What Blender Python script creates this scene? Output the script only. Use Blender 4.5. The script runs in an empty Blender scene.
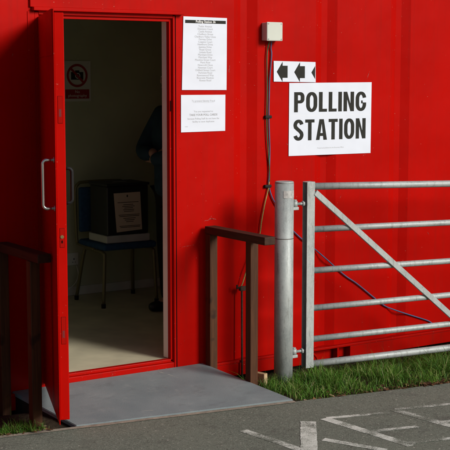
import bpy, bmesh, math, random
from mathutils import Vector, Matrix, noise

random.seed(7)
sc = bpy.context.scene
COL = sc.collection
R = math.radians
PI = math.pi

# ------------------------------------------------------------------ materials
class NT:
    def __init__(s, name):
        s.m = bpy.data.materials.new(name)
        s.m.use_nodes = True
        s.t = s.m.node_tree
        s.t.nodes.clear()
        s.out = s.n('ShaderNodeOutputMaterial')
        s.co = s.n('ShaderNodeTexCoord').outputs['Object']
    def n(s, typ, **kw):
        nd = s.t.nodes.new(typ)
        for k, v in kw.items():
            if isinstance(k, str) and k in nd.inputs: nd.inputs[k].default_value = v
            else: setattr(nd, k, v)
        return nd
    def l(s, a, b): s.t.links.new(a, b)
    def mapping(s, scale=(1, 1, 1), rot=(0, 0, 0)):
        m = s.n('ShaderNodeMapping')
        m.inputs['Scale'].default_value = scale
        m.inputs['Rotation'].default_value = rot
        s.l(s.co, m.inputs['Vector'])
        return m.outputs[0]
    def noise(s, scale, detail=4, rough=.55, vec=None, dist=0):
        n = s.n('ShaderNodeTexNoise')
        n.inputs['Scale'].default_value = scale
        n.inputs['Detail'].default_value = detail
        n.inputs['Roughness'].default_value = rough
        n.inputs['Distortion'].default_value = dist
        s.l(vec if vec is not None else s.co, n.inputs['Vector'])
        return n.outputs['Fac']
    def ramp(s, fac, stops):
        r = s.n('ShaderNodeValToRGB')
        cr = r.color_ramp
        while len(cr.elements) < len(stops): cr.elements.new(.5)
        for e, (p, c) in zip(cr.elements, stops):
            e.position = p
            e.color = (*c, 1) if not isinstance(c, (int, float)) else (c, c, c, 1)
        s.l(fac, r.inputs['Fac'])
        return r.outputs['Color']
    def mix(s, fac, a, b, mode='MIX'):
        m = s.n('ShaderNodeMix', data_type='RGBA', blend_type=mode)
        for i, v in ((0, fac), (6, a), (7, b)):
            if hasattr(v, 'node'): s.l(v, m.inputs[i])
            elif isinstance(v, (int, float)): m.inputs[i].default_value = v if i == 0 else (v, v, v, 1)
            else: m.inputs[i].default_value = (*v, 1)
        return m.outputs[2]
    def bump(s, h, strength=.2, dist=.01, normal=None):
        b = s.n('ShaderNodeBump')
        b.inputs['Strength'].default_value = strength
        b.inputs['Distance'].default_value = dist
        s.l(h, b.inputs['Height'])
        if normal is not None: s.l(normal, b.inputs['Normal'])
        return b.outputs[0]
    def surf(s, color, rough=.5, metal=0., normal=None, spec=.5, **kw):
        b = s.n('ShaderNodeBsdfPrincipled')
        for k, v in (('Base Color', color), ('Roughness', rough), ('Metallic', metal), ('Specular IOR Level', spec)):
            if hasattr(v, 'node'): s.l(v, b.inputs[k])
            elif k == 'Base Color': b.inputs[k].default_value = (*v, 1)
            else: b.inputs[k].default_value = v
        for k, v in kw.items(): b.inputs[k.replace('_', ' ')].default_value = v
        if normal is not None: s.l(normal, b.inputs['Normal'])
        s.l(b.outputs[0], s.out.inputs['Surface'])
        s.b = b
        return s.m

def simple(name, c, rough=.5, metal=0., var=.12, scale=6, bs=0., spec=.5):
    t = NT(name)
    f = t.noise(scale, 5)
    col = t.mix(t.ramp(f, [(.3, 0.), (.7, 1.)]), tuple(v*(1-var) for v in c), tuple(min(1, v*(1+var)) for v in c))
    nm = t.bump(t.noise(scale*14, 3), bs, .004) if bs else None
    return t.surf(col, rough, metal, nm, spec)

def red_paint(name, c=(.415, .0030, .0012), amount=1.):
    t = NT(name)
    big = t.noise(1.7, 5, .6)
    col = t.mix(t.ramp(big, [(.3, 0.), (.7, 1.)]), tuple(v*.84 for v in c), tuple(v*1.06 for v in c))
    st = t.noise(1., 5, .65, t.mapping((26, 26, .9)))
    col = t.mix(t.ramp(st, [(.50, 0.), (.78, .34*amount)]), col, (.20, .010, .006))
    sp = t.noise(75, 2, .5)
    col = t.mix(t.ramp(sp, [(.735, 0.), (.765, .55*amount)]), col, (.5, .2, .14))
    sp2 = t.noise(38, 3, .6)
    col = t.mix(t.ramp(sp2, [(.70, 0.), (.76, .6*amount)]), col, (.13, .012, .008))
    rg = t.ramp(t.noise(5, 5, .6), [(.3, .33), (.75, .46)])
    n1 = t.bump(t.noise(2.6, 3, .45), .38, .022)
    n2 = t.bump(t.noise(260, 2), .06, .002, n1)
    return t.surf(col, rg, 0, n2, .04)

M = {}
M['red'] = red_paint('red_gloss_paint')
M['red_rail'] = red_paint('red_paint_weathered', (.40, .0036, .0014), 1.8)
M['red_dull'] = simple('dull_dark_red', (.16, .004, .002), .7, 0, .2, 60)
M['red_door'] = red_paint('red_door_paint', (.455, .0032, .0012), .6)

def galv():
    t = NT('galvanised_steel')
    v = t.n('ShaderNodeTexVoronoi'); v.inputs['Scale'].default_value = 120
    t.l(t.co, v.inputs['Vector'])
    sp = t.ramp(v.outputs['Color'], [(.2, (.30, .33, .32)), (.8, (.345, .37, .36))])
    bl = t.noise(9, 6, .65)
    col = t.mix(t.ramp(bl, [(.38, 0.), (.68, .8)]), sp, (.43, .45, .43))
    dk = t.noise(1, 6, .7, t.mapping((55, 55, 9)))
    col = t.mix(t.ramp(dk, [(.52, 0.), (.72, .8)]), col, (.15, .15, .13))
    pit = t.noise(130, 3, .6)
    col = t.mix(t.ramp(pit, [(.60, 0.), (.70, .5)]), col, (.55, .57, .54))
    ru = t.noise(26, 5, .7)
    col = t.mix(t.ramp(ru, [(.69, 0.), (.76, .7)]), col, (.16, .10, .05))
    return t.surf(col, t.ramp(bl, [(.3, .48), (.7, .66)]), .25, t.bump(bl, .12, .004), .4)
M['galv'] = galv()
M['steel'] = simple('polished_steel', (.62, .62, .6), .28, 1., .06)
M['dull_steel'] = simple('dull_steel', (.25, .25, .24), .5, .7, .2, 40)
M['black_plastic'] = simple('black_plastic', (.009, .009, .009), .6, 0, .1, 6, 0, .2)
M['black_box'] = simple('black_painted_metal', (.010, .010, .011), .5)

def wood(name, a, b, axis):
    t = NT(name)
    s = [34, 34, 34]; s[axis] = 2.2
    g = t.noise(1, 7, .7, t.mapping(tuple(s)), .6)
    col = t.mix(t.ramp(g, [(.3, 0.), (.7, 1.)]), a, b)
    s2 = [120, 120, 120]; s2[axis] = 3
    fine = t.noise(1, 3, .6, t.mapping(tuple(s2)))
    col = t.mix(t.ramp(fine, [(.52, 0.), (.72, .55)]), col, tuple(v*.5 for v in a))
    kn = t.noise(9, 3, .5)
    col = t.mix(t.ramp(kn, [(.64, 0.), (.74, .8)]), col, tuple(v*.35 for v in a))
    return t.surf(col, .68, 0, t.bump(g, .25, .004), .25)
M['wood_z'] = wood('dark_stained_timber_upright', (.036, .012, .004), (.098, .036, .012), 2)
M['wood_y'] = wood('dark_stained_timber_rail', (.026, .010, .005), (.062, .024, .011), 1)
M['pale_wood'] = wood('raw_pale_timber', (.34, .23, .12), (.52, .38, .22), 0)
M['board'] = wood('dark_brown_board', (.016, .012, .009), (.030, .022, .016), 0)  # very dark brown grain for the ramp's side boards

def ramp_mat():
    t = NT('grey_deck_paint')
    f = t.noise(3.2, 6, .62)
    col = t.mix(t.ramp(f, [(.3, 0.), (.7, 1.)]), (.165, .205, .212), (.225, .262, .262))
    sc_ = t.noise(1, 5, .7, t.mapping((3.0, 34, 3), (0, 0, R(-22))), 1.2)
    col = t.mix(t.ramp(sc_, [(.63, 0.), (.72, .38)]), col, (.38, .38, .34))
    pt = t.noise(13, 6, .7)
    col = t.mix(t.ramp(pt, [(.58, 0.), (.72, .30)]), col, (.33, .345, .325))
    dk = t.noise(6, 6, .7, t.mapping((1, 1.6, 1)))
    col = t.mix(t.ramp(dk, [(.55, 0.), (.72, .42)]), col, (.11, .118, .12))
    sp = t.noise(95, 2)
    col = t.mix(t.ramp(sp, [(.72, 0.), (.75, .6)]), col, (.07, .065, .06))
    return t.surf(col, t.ramp(f, [(.3, .5), (.7, .68)]), 0, t.bump(t.noise(160, 4), .3, .003), .3)
M['deck'] = ramp_mat()
M['deck_worn'] = simple('worn_deck_paint', (.31, .32, .29), .8, 0, .2, 40)

def asphalt(name, paint=False):
    t = NT(name)
    v = t.n('ShaderNodeTexVoronoi'); v.inputs['Scale'].default_value = 150
    t.l(t.co, v.inputs['Vector'])
    v2 = t.n('ShaderNodeTexVoronoi'); v2.inputs['Scale'].default_value = 260
    t.l(t.co, v2.inputs['Vector'])
    base = t.ramp(v.outputs['Color'], [(.1, (.082, .092, .072)), (.55, (.155, .172, .134)), (.93, (.27, .295, .235)), (1., (.42, .41, .36))])
    fine = t.ramp(v2.outputs['Color'], [(.1, (.120, .130, .105)), (.9, (.20, .218, .178))])
    col = t.mix(.45, base, fine)
    big = t.noise(2.2, 6, .6)
    col = t.mix(t.ramp(big, [(.35, 0.), (.7, .5)]), col, (.20, .212, .165))
    dkb = t.noise(5.5, 5, .65)
    col = t.mix(t.ramp(dkb, [(.56, 0.), (.72, .4)]), col, (.075, .069, .062))
    dots = t.noise(60, 2)
    col = t.mix(t.ramp(dots, [(.66, 0.), (.71, .8)]), col, (.46, .44, .37))
    d2 = t.noise(85, 2)
    col = t.mix(t.ramp(d2, [(.64, 0.), (.70, .75)]), col, (.05, .048, .04))
    if paint:
        w1 = t.noise(11, 9, .78)
        w2 = t.noise(190, 3, .6)
        w = t.mix(.32, t.mix(.42, w1, w2), t.noise(3.6, 2, .5))
        wear = t.ramp(w, [(.450, 1.), (.536, 0.)])
        pc = t.mix(t.ramp(t.noise(30, 5), [(.3, 0.), (.7, 1.)]), (.54, .565, .49), (.74, .76, .68))
        col = t.mix(wear, pc, col)
    h = v.outputs['Distance']
    return t.surf(col, .88, 0, t.bump(h, .22, .003), .12)
M['asphalt'] = asphalt('worn_tarmac')
M['road_paint'] = asphalt('worn_white_road_paint', True)
M['kerb'] = simple('pale_gritty_concrete', (.27, .235, .185), .9, 0, .3, 22, .5, .2)

def soil():
    t = NT('brown_soil')
    f = t.noise(14, 8, .7)
    col = t.ramp(f, [(.25, (.016, .011, .007)), (.55, (.05, .034, .02)), (.8, (.11, .078, .048))])
    return t.surf(col, .95, 0, t.bump(f, .8, .03), .15)
M['soil'] = soil()

def ground_mat():
    t = NT('soil_and_thin_grass')
    f = t.noise(9, 8, .7)
    col = t.ramp(f, [(.25, (.020, .015, .009)), (.5, (.045, .038, .02)), (.75, (.06, .07, .025))])
    return t.surf(col, .95, 0, t.bump(f, .8, .03), .15)

def island_mat(name, stops, rough=.6, transl=0.):
    t = NT(name)
    g = t.n('ShaderNodeNewGeometry')
    col = t.ramp(g.outputs['Random Per Island'], stops)
    cl = t.noise(5.5, 4, .6)
    col = t.mix(t.ramp(cl, [(.4, 0.), (.7, .55)]), col, stops[0][1])
    m = t.surf(col, rough, 0, None, .3)
    if transl:
        tr = t.n('ShaderNodeBsdfTranslucent'); t.l(col, tr.inputs['Color'])
        mx = t.n('ShaderNodeMixShader'); mx.inputs[0].default_value = transl
        t.l(t.b.outputs[0], mx.inputs[1]); t.l(tr.outputs[0], mx.inputs[2])
        t.l(mx.outputs[0], t.out.inputs['Surface'])
    return m
M['grass'] = island_mat('grass_blades', [(0, (.030, .105, .008)), (.45, (.085, .215, .018)), (.82, (.175, .33, .045)), (.94, (.32, .36, .11)), (1, (.50, .44, .22))], .55, .3)
M['leaf'] = island_mat('dead_leaves', [(0, (.05, .025, .012)), (.5, (.16, .075, .03)), (.85, (.28, .15, .07)), (1, (.42, .34, .22))], .8)

def paper(name, c):
    t = NT(name)
    f = t.noise(7, 4)
    col = t.mix(t.ramp(f, [(.3, 0.), (.7, 1.)]), tuple(v*.97 for v in c), c)
    return t.surf(col, .75, 0, t.bump(t.noise(4.2, 2), .6, .02), .25)
M['paper'] = paper('white_paper', (.68, .715, .785))
M['tan_paper'] = paper('buff_paper', (.56, .45, .34))
M['white_sign'] = paper('white_plastic_sign', (.55, .55, .52))
M['ink'] = simple('black_ink', (.020, .020, .016), .7, 0, .15, 30, 0, .2)
M['ink_grey'] = simple('grey_small_print', (.30, .30, .31), .7)
M['ink_pale'] = simple('pale_small_print', (.42, .43, .44), .7)
M['white_ink'] = simple('white_print', (.7, .7, .68), .6)
M['sign_red'] = simple('prohibition_red', (.30, .012, .012), .5)
M['cream'] = simple('cream_wall_board', (.42, .43, .30), .75, 0, .10, 3)
M['ceiling'] = simple('ceiling_board', (.34, .36, .25), .8, 0, .04, 2)
M['vinyl'] = simple('beige_vinyl_floor', (.57, .515, .355), .55, 0, .18, 4, .05, .3)
M['skirting'] = simple('pale_skirting', (.55, .55, .5), .5)
M['white_trim'] = simple('white_painted_trim', (.80, .79, .75), .5, 0, .06)
M['white_plastic'] = simple('white_plastic', (.66, .67, .63), .4, 0, .04)
M['grey_plastic'] = simple('pale_grey_plastic', (.52, .54, .47), .45, 0, .05)
M['wire_green'] = simple('green_wire', (.035, .10, .03), .5, 0, .2, 20)
M['wire_yellow'] = simple('yellow_green_wire', (.27, .24, .06), .5, 0, .3, 30)
M['wire_blue'] = simple('blue_wire', (.055, .095, .20), .45, 0, .2, 20)
M['rust'] = simple('rusty_iron', (.06, .035, .022), .85, .2, .4, 60, .3)
M['blue_fabric'] = simple('blue_seat_fabric', (.028, .066, .140), .9, 0, .2, 60, .3, .1)
M['chair_tube'] = simple('olive_enamel_tube', (.15, .13, .06), .4, .3, .1)
M['grey_tray'] = simple('grey_white_plastic', (.44, .44, .42), .5)
M['skin'] = simple('skin', (.30, .165, .115), .55, 0, .08)
M['jacket'] = simple('navy_jacket', (.016, .038, .062), .8, 0, .25, 12, .3, .2)
M['trousers'] = simple('black_trousers', (.008, .008, .010), .85, 0, .25, 14, .3, .15)
M['shoe'] = simple('black_shoe', (.006, .006, .006), .5)
M['hair'] = simple('brown_hair', (.045, .026, .014), .7, 0, .3, 60)
M['eye'] = simple('eye_white', (.7, .68, .65), .3)
M['roof'] = red_paint('red_roof_paint', (.36, .004, .002), 1.5)
M['brass'] = simple('tarnished_brass', (.30, .22, .09), .4, .8, .2, 40)
M['worn_label'] = simple('worn_pale_label', (.40, .39, .37), .7, 0, .35, 45)
M['scuff'] = simple('pale_paint_scuff', (.34, .05, .038), .8, 0, .3, 90)
M['dark_gap'] = simple('black_rubber_seal', (.012, .002, .002), .9, 0, .1, 6, 0, .05)

# ------------------------------------------------------------------ mesh helpers
class MB:
    def __init__(s): s.bm = bmesh.new()
    def add(s, verts, faces, smooth=False, mi=0, mat=None):
        vs = [s.bm.verts.new(mat @ Vector(v) if mat else Vector(v)) for v in verts]
        for f in faces:
            try:
                fc = s.bm.faces.new([vs[i] for i in f]); fc.smooth = smooth; fc.material_index = mi
            except ValueError: pass
    def box(s, x0, x1, y0, y1, z0, z1, bevel=0., mat=None, mi=0, seg=2):
        t = bmesh.new()
        bmesh.ops.create_cube(t, size=1)
        for v in t.verts:
            v.co = Vector(((x0+x1)/2+v.co.x*(x1-x0), (y0+y1)/2+v.co.y*(y1-y0), (z0+z1)/2+v.co.z*(z1-z0)))
        if bevel: bmesh.ops.bevel(t, geom=t.edges[:], offset=bevel, segments=seg, affect='EDGES', profile=.5)
        if mat: bmesh.ops.transform(t, matrix=mat, verts=t.verts)
        s._merge(t, mi)
    def _merge(s, t, mi=0, smooth=None):
        for f in t.faces:
            f.material_index = mi
            if smooth is not None: f.smooth = smooth
        me = bpy.data.meshes.new('tmp'); t.to_mesh(me); t.free()
        s.bm.from_mesh(me); bpy.data.meshes.remove(me)
    def tube(s, pts, r, n=10, mi=0, cap=True, mat=None, closed=False):
        P = [Vector(p) for p in pts]
        rs = r if isinstance(r, (list, tuple)) else [r]*len(P)
        ups = None; rings = []; N = len(P)
        for i, p in enumerate(P):
            if closed: t = (P[(i+1) % N]-P[i-1])
            else: t = (P[min(i+1, N-1)]-P[max(i-1, 0)])
            t.normalize()
            if ups is None:
                a = Vector((0, 0, 1)) if abs(t.z) < .9 else Vector((1, 0, 0))
                ups = (a - t*a.dot(t)).normalized()
            else: ups = (ups - t*ups.dot(t)).normalized()
            b = t.cross(ups)
            rings.append([p + (ups*math.cos(2*PI*k/n)+b*math.sin(2*PI*k/n))*rs[i] for k in range(n)])
        verts = [v for rg in rings for v in rg]
        faces = []
        for i in range(N if closed else N-1):
            j = (i+1) % N
            for k in range(n): faces.append((i*n+k, i*n+(k+1) % n, j*n+(k+1) % n, j*n+k))
        base = len(verts)
        vs = [s.bm.verts.new(mat @ v if mat else v) for v in verts]
        for f in faces:
            fc = s.bm.faces.new([vs[i] for i in f]); fc.smooth = True; fc.material_index = mi
        if cap and not closed:
            for q in (vs[:n][::-1], vs[-n:]):
                fc = s.bm.faces.new(q); fc.material_index = mi
    def prism(s, poly, to3, th, mi=0):
        """2D polygon -> slab: to3(u, v, w) maps to 3D; w from 0 to th"""
        n = len(poly)
        a = [s.bm.verts.new(Vector(to3(u, v, 0))) for u, v in poly]
        b = [s.bm.verts.new(Vector(to3(u, v, th))) for u, v in poly]
        fs = [s.bm.faces.new(a[::-1]), s.bm.faces.new(b)]
        for i in range(n): fs.append(s.bm.faces.new((a[i], a[(i+1) % n], b[(i+1) % n], b[i])))
        for f in fs: f.material_index = mi
    def ribbon(s, pts, w, to3, th, closed=False, mi=0, w2=None):
        """2D stroke of width w along pts, as a thin slab. w2: stroke width where it runs horizontally"""
        P = [Vector((p[0], p[1])) for p in pts]; N = len(P); L = []; Rr = []
        for i in range(N):
            a = P[i-1] if (closed or i) else P[i]
            b = P[(i+1) % N] if (closed or i < N-1) else P[i]
            d1 = (P[i]-a); d2 = (b-P[i])
            if d1.length < 1e-9: d1 = d2
            if d2.length < 1e-9: d2 = d1
            d1.normalize(); d2.normalize()
            t = (d1+d2).normalized(); nrm = Vector((-t.y, t.x))
            c = max(.5, nrm.dot(Vector((-d1.y, d1.x))))
            ww = w if w2 is None else w*abs(t.y)+w2*(1-abs(t.y))
            L.append(P[i]+nrm*ww/2/c); Rr.append(P[i]-nrm*ww/2/c)
        V = []
        for l, r in zip(L, Rr):
            V.append([s.bm.verts.new(Vector(to3(q.x, q.y, h))) for q in (l, r) for h in (0, th)])
        seq = [(i, (i+1) % N) for i in range(N if closed else N-1)]
        for i, j in seq:
            for q in ((1, 3), (0, 2), (0, 1), (2, 3)):
                f = s.bm.faces.new((V[i][q[0]], V[i][q[1]], V[j][q[1]], V[j][q[0]])); f.material_index = mi
        if not closed:
            for e in (0, N-1):
                f = s.bm.faces.new((V[e][0], V[e][1], V[e][3], V[e][2])); f.material_index = mi
    def build(s, name, mat, parent=None, loc=None, mods=None):
        """mesh object; vertices given in world space, stored about loc (or about the parent's own base)"""
        if parent is not None: base = Vector(parent['_b'])
        else: base = Vector(loc) if loc is not None else Vector((0, 0, 0))
        for v in s.bm.verts: v.co -= base
        bmesh.ops.recalc_face_normals(s.bm, faces=s.bm.faces)
        me = bpy.data.meshes.new(name); s.bm.to_mesh(me); s.bm.free()
        for m in (mat if isinstance(mat, (list, tuple)) else [mat]): me.materials.append(M[m])
        o = bpy.data.objects.new(name, me); COL.objects.link(o)
        o['_b'] = tuple(base)
        if parent is not None: o.parent = parent
        else: o.location = base
        return o

def tag(o, label=None, cat=None, group=None, kind=None):
    for k, v in (('label', label), ('category', cat), ('group', group), ('kind', kind)):
        if v: o[k] = v
    return o

def root(name, loc, label, cat, group=None):
    o = bpy.data.objects.new(name, None); COL.objects.link(o)
    o.location = loc; o['_b'] = tuple(loc); o.empty_display_size = .1
    return tag(o, label, cat, group)

def text_faces(mb, s, size, x, z, y, align='CENTER', bold=0., sx=1., mi=0):
    """flat print on a wall facing -y; (x, z) is the anchor of the baseline"""
    cu = bpy.data.curves.new('print', 'FONT')
    cu.body = s; cu.size = size; cu.align_x = align; cu.offset = bold
    cu.resolution_u = 2
    ob = bpy.data.objects.new('print', cu); COL.objects.link(ob)
    dg = bpy.context.evaluated_depsgraph_get(); dg.update()
    me = bpy.data.meshes.new_from_object(ob.evaluated_get(dg))
    vs = [mb.bm.verts.new(Vector((x+v.co.x*sx, y, z+v.co.y))) for v in me.vertices]
    for p in me.polygons:
        try:
            f = mb.bm.faces.new([vs[i] for i in p.vertices]); f.material_index = mi
        except ValueError: pass
    bpy.data.objects.remove(ob); bpy.data.curves.remove(cu); bpy.data.meshes.remove(me)

def smooth_pts(pts, sub=6):
    P = [Vector(p) for p in pts]; out = []
    for i in range(len(P)-1):
        p0 = P[max(i-1, 0)]; p1 = P[i]; p2 = P[i+1]; p3 = P[min(i+2, len(P)-1)]
        for k in range(sub):
            t = k/sub
            out.append(.5*((2*p1)+(p2-p0)*t+(2*p0-5*p1+4*p2-p3)*t*t+(3*p1-p0-3*p2+p3)*t**3))
    out.append(P[-1]); return out

# bold condensed capitals drawn as strokes: unit height, origin at the left of the baseline
def arc(cx, cy, rx, ry, a0, a1, n=10):
    return [(cx+rx*math.cos(R(a0+(a1-a0)*i/n)), cy+ry*math.sin(R(a0+(a1-a0)*i/n))) for i in range(n+1)]
SW, SH = .190, .150
GW = dict(P=.52, O=.57, L=.42, I=.190, N=.56, G=.57, S=.54, T=.50, A=.60)
def glyph(ch):
    w = GW[ch]; a = SW/2; b = SH/2; out = []
    if ch in 'PLIN': out.append(('s', [(a, 0), (a, 1)], SW, False))
    if ch == 'P':
        out.append(('s', [(SW, 1-b)]+arc(w-a-.13, 1-b-.16, .13, .16, 90, 0, 6)+arc(w-a-.13, .44+b+.14, .13, .14, 0, -90, 6)+[(SW, .44+b-.0)], SW, False))
    if ch == 'L': out.append(('s', [(SW, b), (w, b)], SH, False))
    if ch == 'N':
        out.append(('s', [(w-a, 0), (w-a, 1)], SW, False))
        out.append(('p', [(SW, 1), (SW*.55, 1), (w-SW, 0), (w-SW*.55, 0)][0:1]+[(SW, .62), (w-SW, 0), (w-SW, .38)]))
    rx = w/2-a; ry = .28
    if ch == 'O':
        out.append(('s', arc(w/2, 1-b-ry, rx, ry, 0, 180, 14)+arc(w/2, b+ry, rx, ry, 180, 360, 14), SW, True))
    if ch == 'G':
        out.append(('s', arc(w/2, 1-b-ry, rx, ry, 8, 180, 13)+arc(w/2, b+ry, rx, ry, 180, 352, 13)+[(w-a, .44)], SW, False))
        out.append(('s', [(w*.52, .47), (w-SW, .47)], .15, False))
    if ch == 'S':
        pts = arc(w/2, 1-b-.2, rx, .2, 12, 180, 12)+[(a+.02, .64), (w/2-.05, .545), (w/2+.06, .46), (w-a-.02, .36)]+arc(w/2, b+.2, rx, .2, 0, -168, 12)
        out.append(('s', pts, SW, False))
    if ch == 'T':
        out.append(('s', [(0, 1-b), (w, 1-b)], SH, False)); out.append(('s', [(w/2, 0), (w/2, 1-SH)], SW, False))
    if ch == 'A':
        out.append(('p', [(0, 0), (SW*1.02, 0), (w/2+.01, .80), (w/2+.01, 1), (w/2-.12, 1)]))
        out.append(('p', [(w, 0), (w-SW*1.02, 0), (w/2+.01, .80), (w/2+.01, 1), (w/2+.12, 1)]))
        out.append(('p', [(.17, .19), (w-.17, .19), (w-.205, .33), (.205, .33)]))
    return out
def draw_word(mb, word, x0, z0, width, h, y, gap=.085):
    tot = sum(GW[c] for c in word)+gap*(len(word)-1); k = width/tot
    x = x0
    for ci, c in enumerate(word):
        for gi, g in enumerate(glyph(c)):
            yy = y-.00015*gi
            f = lambda u, v, w, x=x, yy=yy: (x+u*k, yy-w, z0+v*h)
            if g[0] == 's': mb.ribbon(g[1], g[2], f, .0003, g[3], w2=SH if g[3] or len(g[1]) > 4 else None)
            else: mb.prism(g[1], f, .0003)
        x += (GW[c]+gap)*k

# ------------------------------------------------------------------ world, sun, camera
SUN = Vector((.427, -1, .50)).normalized()
w = bpy.data.worlds.new('World'); sc.world = w; w.use_nodes = True
wt = w.node_tree; wt.nodes.clear()
sky = wt.nodes.new('ShaderNodeTexSky'); sky.sky_type = 'NISHITA'; sky.sun_disc = False
sky.sun_elevation = math.asin(SUN.z); sky.sun_rotation = math.atan2(SUN.x, SUN.y)
sky.air_density = 1.0; sky.dust_density = 2.0; sky.ozone_density = 1.0
bg = wt.nodes.new('ShaderNodeBackground'); bg.inputs['Strength'].default_value = .06
wo = wt.nodes.new('ShaderNodeOutputWorld')
wt.links.new(sky.outputs[0], bg.inputs[0]); wt.links.new(bg.outputs[0], wo.inputs[0])
sl = bpy.data.lights.new('sun', 'SUN'); sl.energy = 3.5; sl.angle = R(22); sl.color = (1, .985, .955)
so = bpy.data.objects.new('sun', sl); COL.objects.link(so)
so.rotation_euler = (-SUN).to_track_quat('-Z', 'Y').to_euler(); so.location = SUN*20

cd = bpy.data.cameras.new('camera'); cam = bpy.data.objects.new('camera', cd); COL.objects.link(cam)
cd.sensor_width = 36; cd.lens = 98.4; cd.clip_end = 1500; cd.clip_start = .05
cam.location = (-3.5236, -6.0320, 1.6388)
ay, ap = R(33), math.atan(149/1230)
fw = Vector((math.sin(ay)*math.cos(ap), math.cos(ay)*math.cos(ap), -math.sin(ap)))
cam.rotation_euler = fw.to_track_quat('-Z', 'Y').to_euler()
sc.camera = cam
vs = sc.view_settings; vs.view_transform = 'Standard'; vs.look = 'None'; vs.exposure = 0; vs.gamma = 1
vs.use_curve_mapping = False

# ------------------------------------------------------------------ ground and road
def edge_y(x): return -.775-.158*x
def sstep(a, b, v):
    t = max(0, min(1, (v-a)/(b-a))); return t*t*(3-2*t)
def ground_z(x, y):
    if abs(x) > 8 or abs(y) > 8: return -.30
    d = y-edge_y(x)
    z = -.112-.09*sstep(.38, .72, d) if d > 0 else -.112-.2*sstep(0, .15, -d)
    if y > -.02: z = min(z, -.205)
    if y < 2.5 and d > .01: z += .012*noise.noise(Vector((x*6, y*6, 0)))+.006*noise.noise(Vector((x*17, y*17, 3)))
    return z
def axis(lo, hi, step, far): 
    a = [lo+i*step for i in range(int((hi-lo)/step)+1)]
    return [-f for f in reversed(far)]+a+far
xs = axis(-3.5, 4.6, .06, [9, 20, 60, 250, 700]); ys = axis(-1.7, .4, .05, [3, 9, 20, 60, 250, 700])
ys = sorted(ys+[1.2, 2.0])
mb = MB()
verts = [(x, y, ground_z(x, y)) for y in ys for x in xs]; nx = len(xs)
mb.add(verts, [(j*nx+i, j*nx+i+1, (j+1)*nx+i+1, (j+1)*nx+i) for j in range(len(ys)-1) for i in range(nx-1)], True)
o = mb.build('ground', 'soil'); tag(o, kind='structure')

mb = MB()
xe = [-300, -60, -12]+[-4+.05*i for i in range(181)]+[12, 60, 300]
top = []
for x in xe:
    xx = max(-12, min(12, x))
    top.append((x, edge_y(xx)+(.008*noise.noise(Vector((x*9, 0, 0)))+.004*noise.noise(Vector((x*31, 0, 5))) if abs(x) < 6 else 0), -.1))
V = []; F = []
for i, p in enumerate(top):
    V += [p, (p[0], p[1]+.012, -.13), (p[0], -2.4 if abs(p[0]) < 13 else min(-2.4, p[1]-1), -.1), (p[0], -200, -.1)]
for i in range(len(top)-1):
    a = i*4; b = a+4
    F += [(a, a+1, b+1, b), (a+2, a, b, b+2), (a+3, a+2, b+2, b+3)]
mb.add(V, F)
road = mb.build('road', 'asphalt'); tag(road, kind='structure')

# pale gritty edging along the tarmac, by the ramp and on to the left
mb = MB()
n = 60; pts = []
for i in range(n+1):
    x = -3.2+(.30+3.2)*i/n
    y = edge_y(x)
    wv = .026+.006*noise.noise(Vector((x*7, 2, 1)))
    pts.append((x, y, wv))
V = []; F = []
for x, y, wv in pts:
    V += [(x, y-wv, -.0965), (x, y+.003, -.094), (x, y+.003, -.15)]
for i in range(n):
    a = i*3; F += [(a, a+1, a+4, a+3), (a+1, a+2, a+5, a+4)]
mb.add(V, F)
o = mb.build('kerb', 'kerb'); tag(o, kind='structure')

# big painted letters on the tarmac (K E E P), reading away from the building
def letter(bars, label):
    mb = MB()
    for k, (ax, ay, bx, by, th) in enumerate(bars):
        p = Vector((ax, ay)); d = Vector((bx-ax, by-ay)); L = d.length; d.normalize(); nn = Vector((-d.y, d.x))
        N = max(3, int(L/.02)); vs_ = []
        for i in range(N+1):
            q = p+d*(L*i/N)
            end = .012*(noise.noise(Vector((k*3.1, 5, ax*9)))) if i in (0, N) else 0
            for sg, sd in ((1, 1), (-1, 9)):
                j = .0025*noise.noise(Vector((q.x*30, q.y*30, sd)))+.003*noise.noise(Vector((q.x*110, q.y*110, sd)))
                c = q+nn*(sg*th/2+j)+d*end*sg
                vs_.append(mb.bm.verts.new((c.x, c.y, -.0987+.0002*k)))
        for i in range(N): mb.bm.faces.new((vs_[2*i], vs_[2*i+1], vs_[2*i+3], vs_[2*i+2]))
    o = mb.build('painted_letter', 'road_paint', road); tag(o, label)
letter([(-.229, -1.125, -.155, -1.74, .050), (.135, -1.172, -.150, -1.56, .080), (.01, -1.46, .15, -1.76, .046)], 'worn white letter K painted on the tarmac')
letter([(.238, -1.172, .302, -1.77, .056), (.250, -1.174, .588, -1.270, .036), (.275, -1.480, .540, -1.542, .038), (.32, -1.735, .63, -1.80, .034)], 'worn white letter E painted next to the K on the tarmac')
letter([(.645, -1.238, .710, -1.84, .058), (.655, -1.240, .99, -1.322, .036), (.685, -1.548, .950, -1.612, .040), (.73, -1.80, 1.02, -1.87, .036)], 'worn white letter E painted next to the P on the tarmac')
letter([(1.052, -1.305, 1.117, -1.91, .058), (1.065, -1.308, 1.36, -1.378, .036), (1.10, -1.60, 1.38, -1.67, .038), (1.375, -1.372, 1.40, -1.68, .05)], 'worn white letter P painted on the tarmac')

# ------------------------------------------------------------------ the container building
BR = root('container_building', (.0, 0, -.14), 'red corrugated steel container cabin with an open doorway and door', 'cabin')
OX0, OX1, OZ = -.776, .04, 1.962      # doorway
TOP = 2.46; XL, XR = -2.3, 3.95; WB = -.06

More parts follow.
